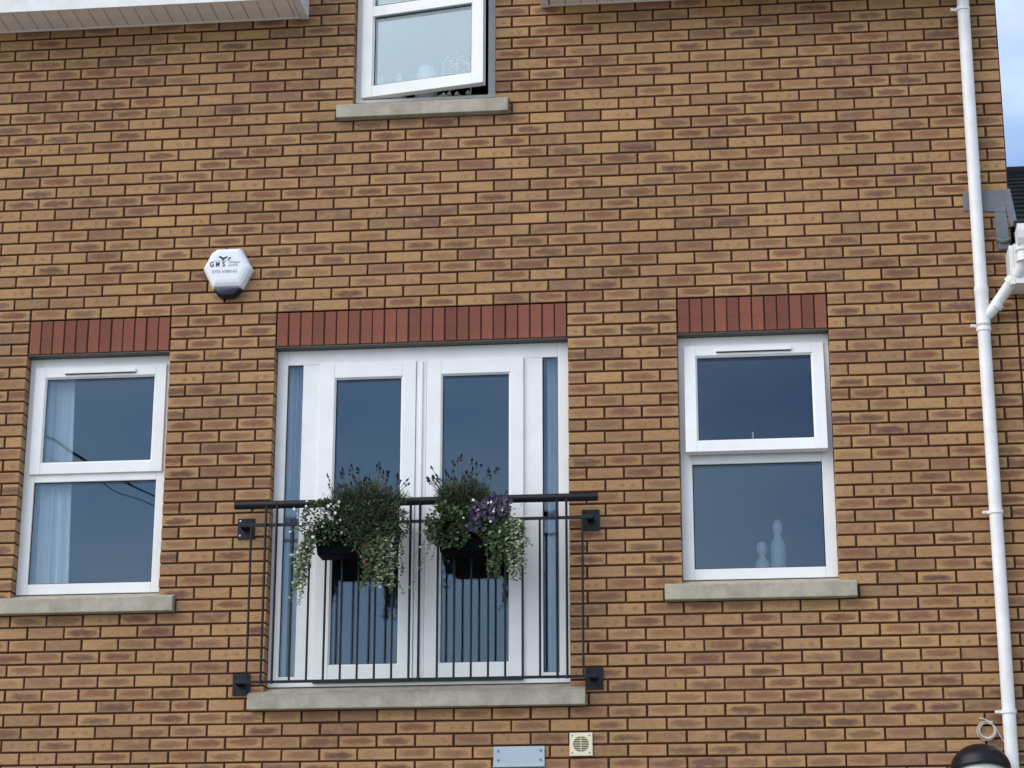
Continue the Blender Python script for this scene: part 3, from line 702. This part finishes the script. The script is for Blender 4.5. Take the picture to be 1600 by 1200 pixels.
def planter(x0, x1, label):
    t = thing('hanging_planter', ((x0 + x1) / 2, -.205, -1.612), label, 'planter', 'planters hooked on the balcony railing')
    z0, z1 = -1.612, -1.435
    m_ = MB(); a, b = x0, x1
    def rc(e, z): return [Vector(p) for p in ((a - e, -.285 - e, z), (b + e, -.285 - e, z), (b + e, -.135 + min(e, .012), z), (a - e, -.135 + min(e, .012), z))]
    rings = [rc(0, z0), rc(.018, z1 - .03), rc(.028, z1 - .028), rc(.028, z1), rc(.018, z1), rc(.012, z1 - .03)]
    vs = [q for r_ in rings for q in r_]
    m_.add(vs, [(i * 4 + k, i * 4 + (k + 1) % 4, (i + 1) * 4 + (k + 1) % 4, (i + 1) * 4 + k) for i in range(5) for k in range(4)] + [(3, 2, 1, 0), (20, 21, 22, 23)])
    m_.build('trough', 'pot', t, bevel=.008)
    m_ = MB(); m_.box(a, b, -.28, -.138, z1 - .028, z1 - .018); m_.build('soil', 'soil', t)
    for x in (a + .09, b - .09):
        m_ = MB(); m_.tube([(x, -.126, z1 - .12), (x, -.118, z1 - .02), (x, -.116, -1.383), (x, -.112, -1.36), (x, -.098, -1.353), (x, -.086, -1.362), (x, -.084, -1.40)], .004, 8); m_.build('hook', 'black', t, smooth=True)
    return t
planter(1.925, 2.375, 'black trough planter on the railing in front of the left door')
planter(2.650, 3.085, 'black trough planter on the railing in front of the right door')

def lavender(cx, wx, label, spikes, top):
    t = thing('lavender_plant', (cx, -.2, -1.445), label, 'plant', 'lavender in the planters')
    f = MB(); base = Vector((cx, -.205, -1.45))
    for i in range(270):
        th = random.uniform(0, 2 * math.pi); e = random.random() ** .6
        lump = .72 + .55 * mnoise.noise(Vector((math.cos(th) * 1.9 + cx * 7, math.sin(th) * 1.9, e * 2.2)))+ random.gauss(0, .10)
        tip = base + Vector((math.cos(th) * wx * e * (1.0 + .35 * (lump - .72)), math.sin(th) * .125 * e - .02, .08 + (.20 * lump + .05 * random.random()) * math.sqrt(max(0, 1 - .72 * e * e))))
        st_ = base + Vector((random.uniform(-.6, .6) * wx, random.uniform(-.05, .05), 0))
        ax = tip - st_
        for k in range(26):
            s_ = .25 + .75 * k / 25
            p = st_ + ax * s_ + rv(.007)
            leaf(f, p, ax.normalized() * .9 + rv(.55), rv(1), random.uniform(.026, .048), random.uniform(.0035, .006), (min(1, max(0, random.gauss(.5, .27))), 0, random.random()))
    tag(f.build('foliage', 'lav', t), kind='stuff')
    s = MB(); fl_ = MB()
    for i in range(spikes):
        u = random.uniform(-1, 1)
        p0 = base + Vector((u * wx * .75, random.uniform(-.08, .05), .18)); hgt = top * (1 - .5 * u * u) * random.uniform(.25, 1.1)
        p1 = p0 + Vector((u * .07 + random.gauss(0, .02), random.gauss(-.01, .02), hgt + .05)); mid = (p0 + p1) / 2 + Vector((random.gauss(0, .008), 0, 0))
        s.tube([p0, mid, p1], .0016, 5)
        d = (p1 - mid).normalized(); ln = random.uniform(.014, .028)
        for k in range(22):
            q = p1 + d * (ln * k / 21 - .004); rr_ = .0075 * (1 - .5 * (k / 21))
            leaf(fl_, q, d * .7 + rv(.7), rv(1), rr_ * 1.7, .008, rn())
        if random.random() < .6:
            for k in range(8): leaf(fl_, p1 - d * .018 + rv(.002), d * .6 + rv(.7), rv(1), .011, .007, rn())
    s.build('stems', 'stem', t); fl_.build('flower_spikes', 'lavf', t)
lavender(2.19, .245, 'dark lavender with thin flower spikes in the left planter', 34, .15)
lavender(2.785, .185, 'dark lavender with thin flower spikes in the right planter', 34, .165)

def bush(name, cx, cy, cz, rx, ry, rz, n, mat, label, cat, group, lsz=.022, rounded=True):
    t = thing(name, (cx, cy, cz - rz), label, cat, group)
    f = MB()
    for i in range(n):
        d = rv(1).normalized(); e = random.random() ** .4
        p = Vector((cx + d.x * rx * e, cy + d.y * ry * e, cz + d.z * rz * e))
        if mnoise.noise(p * 14) < -.28: continue
        dd = d + Vector((0, -.4, -.2)) + rv(.6)
        fn = round_leaf if rounded else leaf
        if rounded: round_leaf(f, p, dd, Vector((0, -.6, .8)) + rv(.6), lsz * random.uniform(.6, 1.2), rn())
        else: leaf(f, p, dd, rv(1), lsz * random.uniform(.7, 1.3), lsz * .45, rn())
    tag(f.build('foliage', mat, t), kind='stuff')
    return t
def trail(t, strands, mat, dens=1.0, sz=.021):
    f = MB(); s = MB()
    for p0, p1, sag in strands:
        p0 = Vector(p0); p1 = Vector(p1); n = max(6, int((p1 - p0).length / .016 * dens)); pts = []
        bx = random.uniform(-.012, .012)
        for k in range(n + 1):
            u = k / n
            q = p0.lerp(p1, u); q.y -= sag * math.sin(math.pi * min(1, u * 1.2)) * .5; q.x += bx * math.sin(u * 5) + random.gauss(0, .002); q.z += sag * .35 * math.sin(math.pi * u) * (1 if u < .5 else .6)
            pts.append(q)
        s.tube(pts[::2] if len(pts) > 4 else pts, .0013, 4)
        for k, q in enumerate(pts):
            for sg in (-1, 1):
                if random.random() < .12: continue
                d = Vector((sg * random.uniform(.4, 1), random.uniform(-.9, .1), random.uniform(-.6, .3)))
                round_leaf(f, q + rv(.003), d, Vector((0, -.8, .6)) + rv(.5), sz * random.uniform(.55, 1.15) * (1 - .3 * k / n), rn())
    s.build('stems', 'stem', t); tag(f.build('foliage', mat, t), kind='stuff')
FLOWER = {}
def flower_mesh(kind, mat, petals, r):
    m_ = MB(); base_ = random.choice((.15, .35, .5, .6, .75, .92))
    for k in range(petals):
        a = 2 * math.pi * k / petals; d = Vector((math.cos(a), -.25, math.sin(a)))
        round_leaf(m_, Vector((0, 0, 0)), d, Vector((0, -1, 0)), r * (1 + .1 * math.sin(k * 2.1)), (min(1, max(0, base_ + random.gauss(0, .14))), .5, .5) if mat == 'petal' else (0, 0, 0))
    return m_.mesh('flower', mat)
def flowers(t, kind, mat, spots, petals, r):
    ms = [flower_mesh(kind, mat, petals, r * k) for k in (.7, .8, .85, .9, 1, 1.05, 1.1, 1.2)]
    for p in spots:
        o = link('flower', random.choice(ms), p, t)
        o.rotation_euler = (random.uniform(-.6, .3), random.uniform(0, 6), random.uniform(-.7, .7))

# left planter
b1 = bush('bacopa_plant', 1.965, -.29, -1.42, .145, .08, .145, 1300, 'green', 'white flowering bedding plant at the left of the left planter', 'plant', 'bedding plants in the planters', .020)
flowers(b1, 'w', 'whitep', [(1.96 + random.gauss(0, .075), -.355 + random.uniform(-.01, .04), -1.39 + random.gauss(0, .062)) for _ in range(62)], 5, .0085)
t1 = thing('trailing_plant', (1.85, -.29, -1.9), 'pale variegated trailing plant hanging off the left end of the left planter', 'plant', 'trailing plants in the planters')
trail(t1, [((1.93 + random.uniform(-.03, .02), -.25, -1.44), (1.80 + random.uniform(-.035, .055), -.30 + random.uniform(-.03, .03), -1.92 + abs(random.gauss(0, .17))), random.uniform(.05, .11)) for _ in range(26)], 'vari', 1.05, .026)
t2 = thing('trailing_plant', (2.33, -.29, -1.9), 'green trailing plant with small red flowers at the right of the left planter', 'plant', 'trailing plants in the planters')
trail(t2, [((2.30 + random.uniform(-.13, .10), -.27, -1.45), (2.33 + random.uniform(-.15, .12), -.31 + random.uniform(-.03, .03), -1.86 + abs(random.gauss(0, .15))), random.uniform(.06, .13)) for _ in range(36)], 'green', 1.0, .027)
trail(t2, [((2.20 + random.uniform(-.12, .22), -.29, -1.44), (2.22 + random.uniform(-.12, .24), -.325, -1.56 + random.gauss(0, .05)), random.uniform(.03, .07)) for _ in range(30)], 'green', 1.2, .022)
flowers(t2, 'r', 'redp', [(2.19 + random.gauss(0, .02), -.335, z) for z in (-1.56, -1.575, -1.67, -1.685)], 4, .011)
t3 = thing('trailing_plant', (2.37, -.29, -1.85), 'pale leaved trailing plant low at the right end of the left planter', 'plant', 'trailing plants in the planters')
trail(t3, [((2.36 + random.uniform(-.05, .03), -.30, -1.50), (2.37 + random.uniform(-.11, .06), -.33, -1.83 + abs(random.gauss(0, .10))), random.uniform(.05, .09)) for _ in range(20)], 'vari', .9, .028)
bush('bedding_plant', 2.25, -.30, -1.44, .22, .085, .15, 4200, 'lav', 'feathery dark green foliage at the right of the left planter', 'plant', 'bedding plants in the planters', .022, False)
# right planter
b2 = bush('bedding_plant', 2.70, -.295, -1.455, .14, .085, .13, 1500, 'green', 'leafy green plant at the left of the right planter', 'plant', 'bedding plants in the planters', .026)
p2 = bush('petunia_plant', 2.93, -.285, -1.42, .17, .065, .12, 900, 'green', 'violet flowering petunia spilling over the front of the right planter', 'plant', 'bedding plants in the planters', .022)
spots = []
while len(spots) < 190:
    u, v_ = random.uniform(-1, 1), random.uniform(-1, 1)
    if u * u + v_ * v_ > 1: continue
    spots.append((2.925 + u * .155, -.335 - .03 * (1 - u * u - v_ * v_) + random.uniform(-.015, .03), -1.40 + v_ * .095 + u * .055))
flowers(p2, 'p', 'petal', spots, 5, .0135)
flowers(p2, 'w', 'whitep', [(2.97 + random.gauss(0, .085), -.372 + random.uniform(0, .02), -1.395 + random.gauss(0, .06)) for _ in range(12)], 5, .009)
t4 = thing('trailing_plant', (3.06, -.29, -1.8), 'green trailing plant hanging at the right of the right planter', 'plant', 'trailing plants in the planters')
trail(t4, [((3.02 + random.uniform(-.10, .06), -.27, -1.45), (3.03 + random.uniform(-.10, .10), -.31 + random.uniform(-.03, .03), -1.80 + abs(random.gauss(0, .13))), random.uniform(.07, .13)) for _ in range(34)], 'green', 1.0, .027)
trail(t4, [((2.86 + random.uniform(-.16, .22), -.29, -1.44), (2.88 + random.uniform(-.16, .24), -.325, -1.55 + random.gauss(0, .04)), random.uniform(.03, .07)) for _ in range(24)], 'green', 1.2, .022)
t5 = thing('trailing_plant', (3.12, -.29, -1.8), 'pale variegated trailing plant off the right end of the right planter', 'plant', 'trailing plants in the planters')
trail(t5, [((3.07 + random.uniform(-.03, .05), -.28, -1.43), (3.12 + random.uniform(-.07, .055), -.33 + random.uniform(-.02, .02), -1.78 + abs(random.gauss(0, .11))), random.uniform(.06, .10)) for _ in range(22)], 'vari', 1.05, .026)
t6 = thing('trailing_plant', (2.55, -.27, -1.8), 'thin straggling vine hanging between the two planters', 'plant', 'trailing plants in the planters')
trail(t6, [((2.66, -.27, -1.44), (2.50, -.30, -1.64), .06), ((2.66, -.28, -1.46), (2.475, -.29, -1.82), .03), ((2.65, -.28, -1.45), (2.545, -.30, -1.58), .05), ((2.65, -.28, -1.45), (2.47, -.28, -1.53), .07)], 'vari', .55, .019)
trail(t6, [((2.66, -.26, -1.46), (2.60, -.29, -1.66), .04), ((2.64, -.27, -1.44), (2.57, -.31, -1.60), .06)], 'green', .8, .02)

# ------------------------------------------------------------------ overhead service wires from the far side of the street (they mirror in the left window)
pole = thing('utility_pole', (-1.63, -12.4, -H), 'wooden utility pole across the street', 'pole')
m_ = MB(); m_.tube([(-1.63, -12.4, -H), (-1.63, -12.4, 2.2)], .14, 12, taper=.10); m_.build('post', 'wood', pole, smooth=True)
def wire(a, b, sag, r, label):
    a = Vector(a); b = Vector(b); pts = []
    for k in range(25):
        u = k / 24; q = a.lerp(b, u); q.z -= 4 * sag * u * (1 - u); pts.append(q)
    m_ = MB(); m_.tube(pts, r, 6); tag(m_.build('service_wire', 'gasket', smooth=True), label, 'wire', 'overhead service wires')
wire((-2.886, .0, 1.08), (-1.63, -12.3, 1.60), .06, .011, 'thicker black overhead wire mirrored in the left window')
wire((-2.80, .0, .85), (-1.63, -12.3, 1.52), .10, .005, 'thinner black overhead wire mirrored in the left window')
